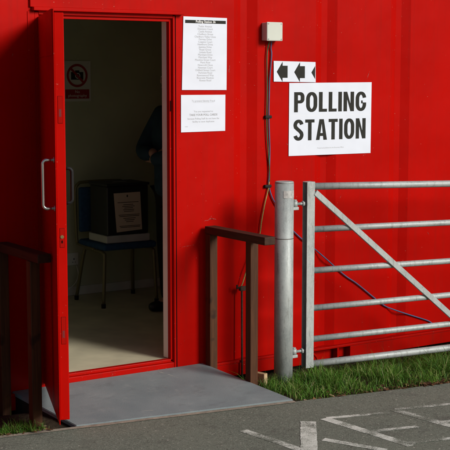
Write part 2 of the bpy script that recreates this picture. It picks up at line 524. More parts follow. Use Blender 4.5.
def corr_profile(x0, x1):
    """front wall line: flat sheet with 24 mm deep recesses"""
    pts = [(x0, 0)]
    for k in range(-4, 7):
        e = 1.811-.595*3+.595*k    # right outer edge of the recess
        if e-.16 < x0+.02 or e > x1-.02: continue
        if -.90 < e < .40: continue
        pts += [(e-.165, 0), (e-.105, .024), (e-.060, .024), (e, 0)]
    pts.append((x1, 0)); return pts
mb = MB()
def sheet(prof, z0, z1, nz=1):
    V = []; F = []; n = len(prof)
    for k in range(nz+1):
        z = z0+(z1-z0)*k/nz
        for x, y in prof: V.append((x, y, z))
    for k in range(nz):
        for i in range(n-1): F.append((k*n+i, k*n+i+1, (k+1)*n+i+1, (k+1)*n+i))
    mb.add(V, F)
sheet(corr_profile(XL, -.815), WB, TOP)
sheet(corr_profile(.055, XR), WB, TOP)
sheet([(-.815, 0), (.055, 0)], OZ+.02, TOP)
# pop rivets holding the door panel
def rivet(x, z):
    mb.add([(x+.004*math.cos(a*PI/3), -.0005, z+.004*math.sin(a*PI/3)) for a in range(6)]+[(x, -.0028, z)],
           [(i, (i+1) % 6, 6) for i in range(6)], True)
z = .06
while z < 1.95:
    rivet(.232, z); rivet(.088, z+.03); rivet(-.832, z); z += .19
def scuff(x0, z0, x1, z1, w_, sd):
    p = Vector((x0, z0)); d = Vector((x1-x0, z1-z0)); L = d.length; d.normalize(); nn = Vector((-d.y, d.x)); N = max(4, int(L/.006)); row = []
    for i in range(N+1):
        c = p+d*(L*i/N)+nn*.004*noise.noise(Vector((i*.4, sd, 0))); ww = w_*max(0, .4+1.6*noise.noise(Vector((i*.5, sd, 3))))
        for sg in (1, -1):
            e = c+nn*sg*ww/2; row.append(mb.bm.verts.new((e.x, -.0012, e.y)))
    for i in range(N):
        f = mb.bm.faces.new((row[2*i], row[2*i+1], row[2*i+3], row[2*i+2])); f.material_index = 1
for i, a_ in enumerate(((.250, .800, .315, .812, .005), (.268, .790, .300, .826, .003), (.285, .815, .33, .806, .004), (1.455, 1.622, 1.475, 1.668, .005), (1.43, 1.140, 1.452, 1.146, .006),
                        (.10, .66, .19, .664, .0025), (.836, 1.235, .845, 1.225, .004), (1.25, .88, 1.262, .90, .004), (1.98, .62, 2.0, .60, .004), (.42, 1.66, .425, 1.70, .003), (-.93, 1.74, -.925, 1.755, .005))):
    scuff(*a_, i*2.7+1)
mb.build('wall', ['red', 'scuff'], BR)

# door panel seam strips
mb = MB()
mb.box(-.8405, -.8005, -.004, .0, -.05, 1.976, .0012)
z = .05
while z < 1.95:
    mb.add([(-.824+.0045*math.cos(a*PI/3), -.0042, z+.0045*math.sin(a*PI/3)) for a in range(6)]+[(-.824, -.0065, z)],
           [(i, (i+1) % 6, 6) for i in range(6)], True); z += .115
mb.build('hinge_strip', 'red', BR)
mb = MB(); mb.box(.0535, .0625, -.0012, .0, -.045, 1.976); mb.build('seal', 'dark_gap', BR)

# frame round the doorway: posts, head
mb = MB()
mb.box(.041, .0535, -.0065, .045, -.045, OZ+.012, .002)     # right jamb
mb.box(.026, .041, .012, .0438, -.02, OZ, .002)             # rebate
mb.box(-.800, -.777, -.003, .045, -.045, OZ+.012, .002)
mb.box(-.777, -.765, .012, .0438, -.02, OZ, .002)
mb.box(-.765, .026, .0105, .0432, OZ-.02, OZ+.012, .002)
mb.box(-.777, .041, -.0055, .0428, OZ-.002, OZ+.02, .002)
mb.build('door_frame', 'red', BR)
mb = MB(); mb.box(.0300, .0345, .0085, .0122, 1.44, 1.50); mb.build('strike_plate', 'dark_gap', BR)
# threshold
mb = MB()
mb.box(-.777, .041, -.004, .046, -.045, -.012, .004)
mb.box(-.777, .041, .012, .047, -.0125, .006, .004)
mb.build('threshold', 'red_rail', BR)
# head plate with drip lip
mb = MB()
mb.box(-.829, .092, -.016, -.0004, 1.998, TOP-.005, .002)
mb.box(-.818, .100, -.036, -.0004, 1.979, 1.9975, .003)
mb.build('lintel_plate', 'red', BR)
# pale lining inside the doorway
mb = MB()
mb.box(.0265, .040, .0465, .098, 0.004, OZ+.01, .002)
mb.box(-.776, -.7625, .0465, .098, 0.004, OZ+.01, .002)
mb.box(-.762, .026, .0465, .098, OZ-.008, OZ+.0095, .002)
mb.build('door_lining', 'white_trim', BR)

# bottom rail: channel with a cut-out between two gussets
mb = MB()
def railprof(x0, x1, front=-.028):
    mb.box(x0, x1, front, .06, -.142, -.066, .003)
railprof(XL, .985); railprof(1.325, XR)
mb.box(XL, XR, -.034, .058, -.0655, -.050, .003)
mb.box(.985, 1.325, .022, .05, -.138, -.066)
mb.box(1.222, 1.236, -.027, .022, -.140, -.066, .002)
# quarter-round lashing eye
pts = [(.99+.082*math.cos(R(a)), -.022, -.148+.078*math.sin(R(a))) for a in range(0, 91, 9)]
mb.tube(pts, .008, 8)
mb.build('base_rail', 'red_rail', BR)

# roof, end walls, back wall
mb = MB()
mb.box(XL, XR, -.03, 2.47, TOP, TOP+.09, .004)
mb.build('roof', 'roof', BR)
mb = MB()
mb.box(XL-.03, XL-.002, -.002, 2.45, -.10, TOP, 0)
mb.box(XR+.002, XR+.03, -.002, 2.45, -.10, TOP, 0)
mb.box(XL, XR, 2.40, 2.44, -.14, TOP-.001, 0)
mb.build('outer_wall', 'red', BR)
# interior
mb = MB(); mb.box(-1.9, 2.7, .047, 2.25, -.06, 0); mb.build('interior_floor', 'vinyl', BR)
mb = MB()
mb.box(-1.95, 2.75, 2.25, 2.29, -.05, 2.30)
mb.box(-1.95, -1.9, .10, 2.25, -.05, 2.30); mb.box(2.7, 2.75, .10, 2.25, -.05, 2.30)
mb.box(-1.95, -.777, .0985, .11, 0.001, 2.30); mb.box(.041, 2.75, .0985, .11, 0.001, 2.30)
mb.box(-.777, .041, .0985, .11, OZ+.011, 2.30)
mb.build('interior_wall', 'cream', BR)
mb = MB(); mb.box(-1.95, 2.75, .05, 2.29, 2.301, 2.33); mb.build('interior_ceiling', 'ceiling', BR)
mb = MB(); mb.box(-1.9, 2.7, 2.235, 2.2495, .001, .068, .003); mb.build('skirting_board', 'skirting', BR)

# ---- the door, swung outward past square
TH = R(109.7); HX = -.778
DM = Matrix.Translation((HX, -.004, 0)) @ Matrix.Rotation(-TH, 4, 'Z')   # local x: hinge to free edge; local +y: inner side of the closed door
DW, DT = .822, .046
Z0, Z1 = -.018, 1.956
mb = MB()
mb.box(.004, DW, 0.001, DT, Z0+.016, Z1-.026, .003, DM)
mb.box(-.004, DW+.006, -.0035, .0005, Z0-.006, Z1-.008, .001, DM)      # outer skin, a little larger
door = mb.build('door', 'red_door', BR)
mb = MB(); mb.box(.02, DW-.03, -.0055, -.0037, 1.735, 1.742, 0, DM); mb.box(.34, DW-.03, -.0055, -.0037, 1.742, 1.95, 0, DM)  # raised plate detail near the top of the outer face
mb.build('top_plate', 'red_door', door)
# piano hinge
mb = MB(); mb.tube([DM @ Vector((-.006, -.006, z)) for z in (Z0, Z1)], .006, 8)
for k in range(17): mb.tube([DM @ Vector((.018, -.0035, .06+k*.113)), DM @ Vector((.018, -.0065, .06+k*.113))], .0045, 8)
mb.build('hinge', 'red_rail', door)
def dhandle(side, mat, label, za=1.015, zb=1.245, d=.054):
    y0 = -.0035 if side < 0 else DT
    sgn = side
    mb = MB(); x = DW-.055; r0 = .018
    p = [(x, y0, za), (x, y0+sgn*(d-r0), za)]
    p += [(x, y0+sgn*(d-r0+r0*math.sin(R(a))), za+r0*(1-math.cos(R(a)))) for a in (20, 45, 70, 90)]
    p += [(x, y0+sgn*(d-r0+r0*math.sin(R(a))), zb-r0*(1-math.cos(R(a)))) for a in (90, 70, 45, 20)]
    p += [(x, y0+sgn*(d-r0), zb), (x, y0, zb)]
    mb.tube(p, .0085, 12, mat=DM)
    for z in (za, zb): mb.tube([(x, y0, z), (x, y0+sgn*.004, z)], .016, 14, mat=DM)
    o = mb.build('handle', mat, door); tag(o, label)
dhandle(-1, 'steel', 'polished steel pull handle on the outer face')
dhandle(1, 'black_plastic', 'black pull handle on the inner face', 1.04, 1.205, .034)
for (za, zb, key) in ((1.42, 1.545, 0), (.835, .925, 1), (.37, .50, 0)):
    mb = MB()
    xx = DW
    mb.box(xx-.0005, xx+.0016, .013, .033, za, zb, .0006, DM)
    mb.box(xx-.0006, xx+.0006, .0118, .0342, za-.0012, zb+.0012, 0, DM, 1)
    mb.build('lock_plate', ['red_rail', 'dark_gap'], door)
    mb = MB()
    if key:
        mb.tube([DM @ Vector((xx+.001, .023, .885)), DM @ Vector((xx+.004, .023, .885))], .0085, 12)
        mb.build('lock_cylinder', 'brass', door)
        mb = MB(); mb.box(xx+.0005, xx+.003, .020, .026, .855, .868, 0, DM); mb.build('keyhole', 'dark_gap', door)
    else:
        mb.box(xx+.0008, xx+.0022, .0175, .0285, za+.03, za+.065, 0, DM)
        mb.build('latch_slot', 'red_dull', door)

# ------------------------------------------------------------------ ramp
RP = root('ramp', (-.3, -.4, -.1), 'low grey painted access ramp leading up to the open doorway', 'ramp')
BL, FL, FR, BRr = (-.972, -.006), (-.890, -.612), (.316, -.796), (.232, -.006)
def rz(y, x=0.):
    yf = -.612+(-.796+.612)*(x+.89)/1.206
    return -.040-.0545*max(0, min(1, y/yf))
def slab(poly, dz0, dz1, mb):
    n = len(poly)
    a = [mb.bm.verts.new((x, y, rz(y, x)+dz0)) for x, y in poly]; b = [mb.bm.verts.new((x, y, rz(y, x)+dz1)) for x, y in poly]
    mb.bm.faces.new(a[::-1]); mb.bm.faces.new(b)
    for i in range(n): mb.bm.faces.new((a[i], a[(i+1) % n], b[(i+1) % n], b[i]))
mb = MB(); slab([BL, FL, FR, BRr], -.022, 0, mb)
bmesh.ops.bevel(mb.bm, geom=mb.bm.edges[:], offset=.003, segments=2, affect='EDGES')
def scratch(p, q, w_, sd):
    p = Vector(p); q = Vector(q); d = q-p; L = d.length; d.normalize(); nn = Vector((-d.y, d.x)); N = max(4, int(L/.012)); row = []
    for i in range(N+1):
        c = p+d*(L*i/N)+nn*.007*noise.noise(Vector((i*.11, sd, 0)))
        ww = w_*max(0., .55+1.5*noise.noise(Vector((i*.33, sd, 4))))
        for sg in (1, -1):
            e = c+nn*sg*ww/2; row.append(mb.bm.verts.new((e.x, e.y, rz(e.y, e.x)+.0009)))
    for i in range(N):
        f = mb.bm.faces.new((row[2*i], row[2*i+1], row[2*i+3], row[2*i+2])); f.material_index = 1
scratch((-.09, -.045), (.105, -.64), .010, 1.)
scratch((-.36, -.33), (-.27, -.36), .016, 2.); scratch((-.33, -.31), (-.29, -.40), .008, 3.)
scratch((-.275, -.15), (-.235, -.165), .012, 4.); scratch((-.60, -.44), (-.53, -.56), .008, 5.); scratch((-.53, -.56), (-.44, -.60), .007, 6.)
scratch((.015, -.30), (.035, -.315), .012, 7.); scratch((-.72, -.30), (-.62, -.33), .007, 8.)
mb.build('deck', ['deck', 'deck_worn'], RP)
def sideboard(p, q, out):
    mb = MB()
    (x0, y0), (x1, y1) = p, q
    V = [(x0, y0, rz(y0, x0)-.024), (x1, y1, rz(y1, x1)-.024), (x1, y1, -.24), (x0, y0, -.24)]
    V += [(x+out, y, z) for x, y, z in V]
    mb.add(V, [(0, 1, 2, 3), (7, 6, 5, 4), (0, 4, 5, 1), (1, 5, 6, 2), (2, 6, 7, 3), (3, 7, 4, 0)])
    mb.build('side_board', 'board', RP)
sideboard((-.965, -.01), (-.886, -.60), .03); sideboard((.225, -.01), (.305, -.785), -.03)

# ------------------------------------------------------------------ handrails
def handrail(base, xr, posts, y_end, label, zr=.752):
    t = root('handrail', base, label, 'handrail', 'timber handrails beside the ramp')
    mb = MB(); mb.box(xr-.036, xr+.036, y_end, -.026, zr-.022, zr+.022, .004); mb.build('rail', 'wood_y', t)
    for px, py, zb in posts:
        mb = MB(); mb.box(px-.026, px+.026, py-.026, py+.026, zb, zr-.0225, .004)
        mb.build('post', 'wood_z', t)
    return t
handrail((.3, -.2, -.12), .272, [(.262, -.058, -.17), (.300, -.42, -.20)], -.635, 'dark timber handrail standing between the ramp and the steel gate post')
handrail((-1.02, -.2, -.12), -1.023, [(-1.035, -.058, -.27), (-1.038, -.455, -.25)], -.562, 'dark timber handrail in the shade behind the open red door')

mb = MB(); mb.box(-.015, .015, -.04, .04, -.035, .035, .003)
for v in mb.bm.verts: v.co = Matrix.Translation((.412, -.345, -.088)) @ (Matrix.Rotation(R(18), 4, 'Z') @ v.co)
o = mb.build('wood_block', 'pale_wood', None, (.412, -.345, -.125)); tag(o, 'small pale offcut of timber on the grass by the handrail foot', 'wood block')

# ------------------------------------------------------------------ gate post and gate
GP = root('gate_post', (.570, -.35, -.16), 'thick round galvanised steel post carrying the gate', 'gate post')
cx, cy, r = .570, -.35, .0545
mb = MB()
mb.tube([(cx, cy, -.3), (cx, cy, 1.032)], r, 40)
mb.tube([(cx, cy, 1.032), (cx, cy, 1.040), (cx, cy, 1.043)], [r, r-.001, r-.006], 40)
mb.build('pole', 'galv', GP)
mb = MB(); mb.tube([(cx, cy, .712), (cx, cy, .7155), (cx, cy, .719)], [r-.001, r+.0012, r-.001], 40, cap=False); mb.build('weld_seam', 'rust', GP)
mb = MB()
def patch(a0, a1, z0, z1):
    n = 14; V = []; F = []
    for i in range(n+1):
        a = R(a0+(a1-a0)*i/n); 
        for z in (z0, z1): V.append((cx+(r+.0012)*math.cos(a), cy+(r+.0012)*math.sin(a), z+.004*noise.noise(Vector((a*5, z*9, 0)))))
    for i in range(n): F.append((2*i, 2*i+2, 2*i+3, 2*i+1))
    mb.add(V, F, True)
patch(-130, -45, .950, .992)
mb.build('sticker', 'worn_label', GP)
# gate frame of reference: s along the gate, w across it
ga = R(4.6); G0 = Vector((.738, -.3595, 0)); gu = Vector((math.cos(ga), -math.sin(ga), 0)); gn = Vector((math.sin(ga), math.cos(ga), 0))
def gp(s, z, wv=0.): return G0+gu*s+gn*wv+Vector((0, 0, z))
GMx = Matrix(((gu.x, gn.x, 0, G0.x), (gu.y, gn.y, 0, G0.y), (0, 0, 1, 0), (0, 0, 0, 1)))
for hz, up in ((.908, 1), (.042, 1)):
    mb = MB()
    mb.box(cx+r-.006, cx+r+.036, cy-.020, cy+.014, hz-.034, hz-.016, .003)
    mb.tube([(cx+r+.018, cy-.004, hz-.016), (cx+r+.018, cy-.004, hz+.018)], .016, 14)
    mb.tube([(cx+r+.018, cy-.004, hz+.018), (cx+r+.018, cy-.004, hz+.026)], .011, 12)
    h = mb.build('hinge', 'galv', GP)
    mb = MB()
    mb.tube([(cx+r+.02, cy-.004, hz), tuple(gp(.021, hz))], .0085, 12)
    mb.tube([tuple(gp(-.046, hz)), tuple(gp(-.034, hz))], .0165, 6)
    mb.build('bolt', 'galv', h)

GT = root('field_gate', tuple(gp(0, -.08)), 'galvanised steel field gate with tubular rails and a diagonal brace', 'gate')
GL = 2.75
def slope(s): return -.012*s
mb = MB()
mb.box(-.027, .026, -.026, -.021, -.060, 1.034, .0015, GMx); mb.box(-.027, .026, .021, .026, -.060, 1.034, .0015, GMx)
mb.box(.020, .0255, -.0208, .0208, -.060, 1.034, .001, GMx); mb.box(-.0265, .0195, -.0208, .0208, 1.028, 1.0335, .001, GMx)
mb.build('hanging_stile', 'galv', GT)
mb = MB(); mb.box(GL-.03, GL+.03, -.026, .026, -.10, .99, .005, GMx); mb.build('closing_stile', 'galv', GT)
for z0, k, rr in ((1.006, -.026, .0205), (.755, -.017, .0185), (.513, -.016, .0185), (.290, -.008, .0185), (.105, -.008, .0185), (-.044, -.011, .0215)):
    mb = MB(); mb.tube([tuple(gp(s, z0+k*s)) for s in (.022, .6, 1.2, 1.9, GL-.025)], rr, 16)
    mb.tube([tuple(gp(s, z0+k*s)) for s in (.0235, .027, .031)], [rr+.003, rr+.0035, rr+.0005], 16)
    mb.build('rail', 'galv', GT)
def flat_brace(sa, za, sb, zb):
    mb = MB(); a = gp(sa, za, -.010); b = gp(sb, zb, -.010)
    d = (b-a); L = d.length; d.normalize(); nn = d.cross(gn).normalized()
    for q in (0,):
        V = []
        for p in (a, b):
            for su in (-.0175, .0175):
                for sw in (-.012, .004): V.append(tuple(p+nn*su+gn*sw+gn*-.008))
        mb.add(V, [(0, 1, 3, 2), (4, 6, 7, 5), (0, 4, 5, 1), (2, 3, 7, 6), (0, 2, 6, 4), (1, 5, 7, 3)])
    bmesh.ops.bevel(mb.bm, geom=mb.bm.edges[:], offset=.002, segments=1, affect='EDGES')
    return mb.build('brace', 'galv', GT)
flat_brace(.028, .972, 1.30, -.055)
flat_brace(2.70, .93, 1.42, -.055)

# ------------------------------------------------------------------ notices on the wall
PL = M['paper']
# POLLING STATION
T = root('polling_station_sign', (1.17, -.004, 1.157), 'large white paper sign reading POLLING STATION taped to the red wall', 'sign')
def curved_sheet(mb, x0, x1, z0, z1, y, amp=.004, nx=14, nz=10, sd=0):
    V = []; F = []
    for j in range(nz+1):
        for i in range(nx+1):
            x = x0+(x1-x0)*i/nx; z = z0+(z1-z0)*j/nz
            yy = y-amp*max(0, noise.noise(Vector((x*4.1+sd, z*3.3, sd))))
            edge = min(i, nx-i, )/nx
            V.append((x, yy, z))
    for j in range(nz):
        for i in range(nx): a = j*(nx+1)+i; F.append((a, a+1, a+nx+2, a+nx+1))
    mb.add(V, F, True)
def flat_sheet(mb, pts, y, th=.0008):
    mb.prism(pts, lambda u, v, w_: (u, y-w_, v), th)
mb = MB(); flat_sheet(mb, [(.850, 1.158), (1.489, 1.155), (1.4905, 1.600), (.8515, 1.597)], -.0035); mb.build('sheet', 'paper', T)
mb = MB()
draw_word(mb, 'POLLING', .888, 1.421, .560, .121, -.0046)
draw_word(mb, 'STATION', .884, 1.249, .562, .127, -.0046)
mb.build('lettering', 'ink', T)
mb = MB(); text_faces(mb, 'Printed and published by the Returning Officer', .011, 1.17, 1.196, -.0046); mb.build('small_print', 'ink_pale', T)
mb = MB(); mb.box(.853, 1.488, -.00455, -.0044, 1.3995, 1.4002); mb.build('fold_crease', 'white_trim', T)

# arrows
T = root('arrow_sign', (.89, -.006, 1.605), 'white paper strip of black arrows pointing left above the large sign', 'sign')
mb = MB(); flat_sheet(mb, [(.736, 1.606), (1.049, 1.601), (1.046, 1.723), (.735, 1.728)], -.0052); mb.build('sheet', 'paper', T)
mb = MB()
for k in range(3):
    ox = .757+.129*k; zc = 1.664-.002*k
    pl = [(0, 0), (.043, .060), (.043, .036), (.080, .036), (.080, -.036), (.043, -.036), (.043, -.060)]
    if k == 2:
        f = (1.044-ox)/.043
        pl = [(0, 0), (.043*f, .060*f), (.043*f, -.060*f)]
    flat_sheet(mb, [(ox+u, zc+v) for u, v in pl], -.0062, .0003)
mb.build('arrow_print', 'ink', T)

# list of streets
T = root('street_list_notice', (.252, -.004, 1.56), 'tall white printed list with a black heading bar fixed beside the doorway', 'notice')
mb = MB(); flat_sheet(mb, [(.099, 1.560), (.4015, 1.558), (.4045, 1.9705), (.111, 1.9735)], -.0035); mb.build('sheet', 'paper', T)
mb = MB(); mb.box(.122, .396, -.00475, -.0045, 1.9365, 1.9545); mb.build('heading_bar', 'ink', T)
mb = MB(); text_faces(mb, 'Polling Station 36', .019, .259, 1.940, -.0052, bold=.0004); mb.build('heading', 'white_ink', T)
mb = MB()
names = ['Tudor Avenue', 'Dennison Court', 'Castle Avenue', 'Chadbury Grove', 'Chadbury Valley Close', 'Fairway Drive', 'Coppice Court', 'Hawthorn Drive', 'Jasmine Drive', 'Royal Grove', 'Linnets Road', 'Marchant Drive', 'Marchant Way', 'Meadow Street Court', 'Mavis Row', 'Newcroft Close', 'Newman Court', 'Oldfield Street Court', 'Parkview Road', 'Ravenswood Way', 'Riverside Meadow', 'Rowan Road']
for i, s in enumerate(names): text_faces(mb, s, .0155, .256, 1.915-.0146*i, -.0046)
mb.build('small_print', 'ink_grey', T)

# poll card notice
T = root('poll_card_notice', (.24, -.004, 1.32), 'small white printed notice fixed directly under the tall list', 'notice')
mb = MB(); flat_sheet(mb, [(.092, 1.3195), (.392, 1.3215), (.3935, 1.531), (.093, 1.5315)], -.0035); mb.build('sheet', 'paper', T)
mb = MB()
text_faces(mb, 'To prevent Identity Fraud', .015, .243, 1.492, -.0046)
text_faces(mb, 'You are requested to', .015, .243, 1.432, -.0046)
text_faces(mb, 'because Polling Staff do not have the', .0145, .243, 1.391, -.0046)
text_faces(mb, 'facility to issue duplicates', .0145, .243, 1.374, -.0046)
text_faces(mb, 'notice', .008, .118, 1.349, -.0046, 'LEFT')
mb.box(.172, .314, -.0046, -.0045, 1.4875, 1.4882)
mb.build('small_print', 'ink_grey', T)
mb = MB(); text_faces(mb, 'TAKE YOUR POLL CARDS', .0165, .243, 1.412, -.0048, bold=.0003); mb.build('bold_print', 'ink_grey', T)

# ------------------------------------------------------------------ junction box and cables
T = root('junction_box', (.70, 0, 1.84), 'small pale grey electrical junction box high on the red wall', 'junction box')
mb = MB(); mb.box(.650, .757, -.048, -.001, 1.846, 1.950, .004); mb.build('body', 'grey_plastic', T)
mb = MB(); mb.box(.647, .760, -.062, -.0485, 1.843, 1.953, .005); lid = mb.build('lid', 'grey_plastic', T)
for x in (.657, .750):
    for z in (1.853, 1.943):
        mb = MB(); mb.tube([(x, -.0615, z), (x, -.0635, z)], .0045, 10); mb.build('screw', 'dull_steel', lid)

def wall_pts(ps, y=-.012): return smooth_pts([(p[0], p[2] if len(p) > 2 else y, p[1]) for p in ps])
mb = MB()
gpts = [(.692, 1.848, -.025), (.686, 1.80), (.681, 1.733), (.684, 1.556), (.681, 1.397), (.687, 1.26), (.703, 1.08), (.697, .979), (.668, .872), (.646, .771), (.634, .700), (.60, .62), (.545, .50), (.512, .415), (.500, .392), (.493, .386, -.022)]
P = wall_pts(gpts); cut = 40
mb.tube(P[:cut+1], .0038, 8, 0); mb.tube(P[cut:], .0038, 8, 1)
o = mb.build('earth_cable', ['wire_green', 'wire_yellow'], None, (.69, -.01, .39)); tag(o, 'thin green and yellow earth cable hanging down the wall to the rod', 'cable')
mb = MB()
bpts = [(.705, 1.848, -.025), (.711, 1.80), (.716, 1.762), (.703, 1.62), (.701, 1.556), (.698, 1.397), (.706, 1.2), (.702, 1.05), (.700, .991), (.722, .92), (.768, .845), (.822, .76), (.93, .66), (1.028, .591), (1.138, .507), (1.283, .393), (1.389, .326), (1.531, .222), (1.62, .16), (1.701, .126), (1.80, .09), (1.919, .049), (2.00, .02), (2.10, -.02), (2.4, -.035), (3.0, -.036), (3.9, -.036)]
mb.tube(wall_pts(bpts, -.010), .0042, 8)
o = mb.build('blue_cable', 'wire_blue', None, (.70, -.01, -.04)); tag(o, 'blue cable running down the wall and slanting away behind the gate', 'cable')
for z, lab in ((1.397, 'small black cable clip below the arrow sign, the upper of two'), (.983, 'small black cable clip just above the steel post, the lower of two')):
    mb = MB(); mb.box(.668, .716, -.0195, -.0005, z-.009, z+.009, .004)
    o = mb.build('cable_clip', 'black_plastic', None, (.692, 0, z)); tag(o, lab, 'cable clip', 'black cable clips on the wall')
T = root('earth_rod', (.488, -.03, -.2), 'rusty thin earth rod with a clamp standing against the wall', 'earth rod')
mb = MB(); mb.tube([(.486, -.046, -.28), (.487, -.040, .40)], .0062, 8); mb.build('rod', 'rust', T)
mb = MB(); mb.box(.470, .508, -.052, -.028, .372, .398, .004); mb.tube([(.452, -.042, .392), (.525, -.042, .396)], .005, 8); mb.tube([(.452, -.042, .386), (.452, -.042, .41)], .007, 6); mb.build('clamp', 'rust', T)

# ------------------------------------------------------------------ inside: sign, socket, chair, ballot box, person
T = root('prohibition_sign', (.55, 2.249, 1.455), 'white no photography sign with a red crossed circle on the back wall', 'sign')
mb = MB(); mb.box(.432, .660, 2.2445, 2.2495, 1.453, 1.750, .001); mb.build('plate', 'white_sign', T)
mb = MB(); cxs, czs = .548, 1.642
mb.ribbon([(cxs+.077*math.cos(2*PI*i/40), czs+.077*math.sin(2*PI*i/40)) for i in range(40)], .017, lambda u, v, w_: (u, 2.2435-w_, v), .0006, True)
mb.ribbon([(cxs-.054, czs+.054), (cxs+.054, czs-.054)], .017, lambda u, v, w_: (u, 2.2425-w_, v), .0006)
mb.box(.450, .645, 2.2432, 2.2444, 1.472, 1.540)
mb.build('red_marking', 'sign_red', T)
mb = MB()
mb.box(cxs-.050, cxs+.050, 2.2436, 2.2443, czs-.030, czs+.026, .0002)
mb.box(cxs-.016, cxs+.018, 2.2436, 2.2443, czs+.026, czs+.038)
mb.build('camera_pictogram', 'ink', T)
mb = MB(); mb.ribbon([(cxs+.004+.018*math.cos(2*PI*i/24), czs-.002+.018*math.sin(2*PI*i/24)) for i in range(24)], .005, lambda u, v, w_: (u, 2.2431-w_, v), .0003, True)
text_faces(mb, 'No', .030, .548, 1.513, 2.2428); text_faces(mb, 'photography', .030, .548, 1.485, 2.2428)
mb.build('lettering', 'white_ink', T)

T = root('power_socket', (.46, 2.249, .23), 'white double wall socket low on the back wall inside', 'socket')
mb = MB(); mb.box(.390, .536, 2.241, 2.2495, .230, .322, .003); mb.build('plate', 'white_plastic', T)
for x in (.428, .498):
    mb = MB(); mb.box(x-.007, x+.007, 2.236, 2.2405, .292, .312, .001); mb.build('switch', 'white_plastic', T)
    mb = MB(); mb.box(x-.004, x+.004, 2.2402, 2.2412, .270, .282); mb.box(x-.014, x-.007, 2.2402, 2.2412, .25, .255); mb.box(x+.007, x+.014, 2.2402, 2.2412, .25, .255); mb.build('pin_hole', 'black_plastic', T)
mb = MB(); mb.tube(smooth_pts([(.515, 2.238, .228), (.525, 2.225, .16), (.50, 2.222, .10), (.45, 2.222, .06), (.38, 2.222, .012)]), .0035, 8)
o = mb.build('white_flex', 'white_plastic', None, (.5, 2.23, .01)); tag(o, 'thin white flex hanging from the wall socket', 'cable')

CH = root('chair', (.65, 1.85, 0), 'stacking chair with blue fabric seat carrying the black ballot box', 'chair')
mb = MB(); mb.box(.440, .872, 1.635, 2.055, .408, .456, .022, seg=4); mb.build('seat', 'blue_fabric', CH)
mb = MB(); mb.box(.462, .850, 2.056, 2.088, .50, .83, .015, seg=4); mb.build('backrest', 'blue_fabric', CH)
for x0, x1, y0, y1 in ((.455, .440, 1.66, 1.655), (.857, .868, 1.66, 1.645)):
    mb = MB(); mb.tube(smooth_pts([(x0, 1.80, .396), (x0, 1.70, .396), (x0, 1.672, .385), (x0, 1.66, .35), (x1, y1, .02)]), .0125, 12); mb.tube([(x1, y1, 0), (x1, y1, .03)], .016, 12, 1)
    mb.build('leg', ['chair_tube', 'black_plastic'], CH)
for x0, x1 in ((.455, .432), (.857, .905)):
    mb = MB(); mb.tube(smooth_pts([(x0, 1.78, .396), (x0, 1.92, .396), (x0, 1.98, .37), (x1, 2.07, .02)]), .0125, 12); mb.tube([(x1, 2.07, 0), (x1, 2.07, .03)], .016, 12, 1)
    mb.build('leg', ['chair_tube', 'black_plastic'], CH)
mb = MB(); mb.tube(smooth_pts([(.449, 1.80, .405), (.447, 2.03, .412), (.447, 2.085, .46), (.447, 2.10, .78), (.47, 2.10, .85), (.53, 2.10, .865), (.78, 2.10, .865), (.84, 2.10, .85), (.865, 2.10, .78), (.865, 2.085, .46), (.865, 2.03, .412), (.863, 1.80, .405)]), .0115, 12); mb.build('back_frame', 'chair_tube', CH)

BB = root('ballot_box', (.655, 1.81, .457), 'black ballot box with a buff notice on its front standing on the chair', 'ballot box')
mb = MB(); mb.box(.476, .828, 1.664, 1.945, .4575, .512, .006); mb.build('base', 'grey_tray', BB)
mb = MB(); mb.box(.486, .820, 1.672, 1.935, .5125, .862, .008); mb.build('body', 'black_box', BB)
mb = MB(); mb.box(.478, .828, 1.664, 1.943, .8625, .882, .005); lid = mb.build('lid', 'black_box', BB)
mb = MB(); mb.box(.60, .71, 1.80, 1.806, .8822, .8835); mb.build('slot', 'grey_tray', lid)
T = root('ballot_notice', (.65, 1.67, .53), 'buff printed notice taped to the front of the black ballot box', 'notice')
mb = MB(); flat_sheet(mb, [(.560, .533), (.766, .543), (.752, .815), (.538, .813)], 1.6705, .0008); mb.build('sheet', 'tan_paper', T)
mb = MB()
mb.box(.642, .652, 1.669, 1.6696, .782, .798)
for i, (wd, dz) in enumerate(((.17, .745), (.08, .728), (.10, .716), (.07, .704), (.09, .692), (.08, .680), (.17, .655), (.16, .645), (.10, .630), (.08, .618), (.06, .606), (.17, .575), (.16, .566))):
    mb.box(.653-wd/2+.004*i/3, .653+wd/2+.004*i/3, 1.669, 1.6696, dz-.002, dz+.002)
mb.build('small_print', 'ink', T)

# ---- person, facing -x, three quarters hidden by the door jamb
PX, PY = .785, 1.235
def skinned(name, nodes, edges, rootname, mat, parent, sub=2):
    names = list(nodes); idx = {n_: i for i, n_ in enumerate(names)}
    base = Vector(parent['_b'])
    me = bpy.data.meshes.new(name)
    me.from_pydata([Vector(nodes[n_][0])+Vector((PX, PY, 0))-base for n_ in names], [(idx[a], idx[b]) for a, b in edges], [])
    o = bpy.data.objects.new(name, me); COL.objects.link(o); o.parent = parent; o['_b'] = tuple(base)
    md = o.modifiers.new('skin', 'SKIN'); md.use_smooth_shade = True
    for n_ in names:
        v = me.skin_vertices[0].data[idx[n_]]; rr = nodes[n_][1]
        v.radius = rr if isinstance(rr, tuple) else (rr, rr)
        v.use_root = (n_ == rootname)
    sd = o.modifiers.new('sub', 'SUBSURF'); sd.levels = sub; sd.render_levels = sub
    me.materials.append(M[mat])
    return o
PR = root('person', (PX, PY, 0), 'person in a navy jacket and black trousers standing inside the doorway with folded arms', 'person')
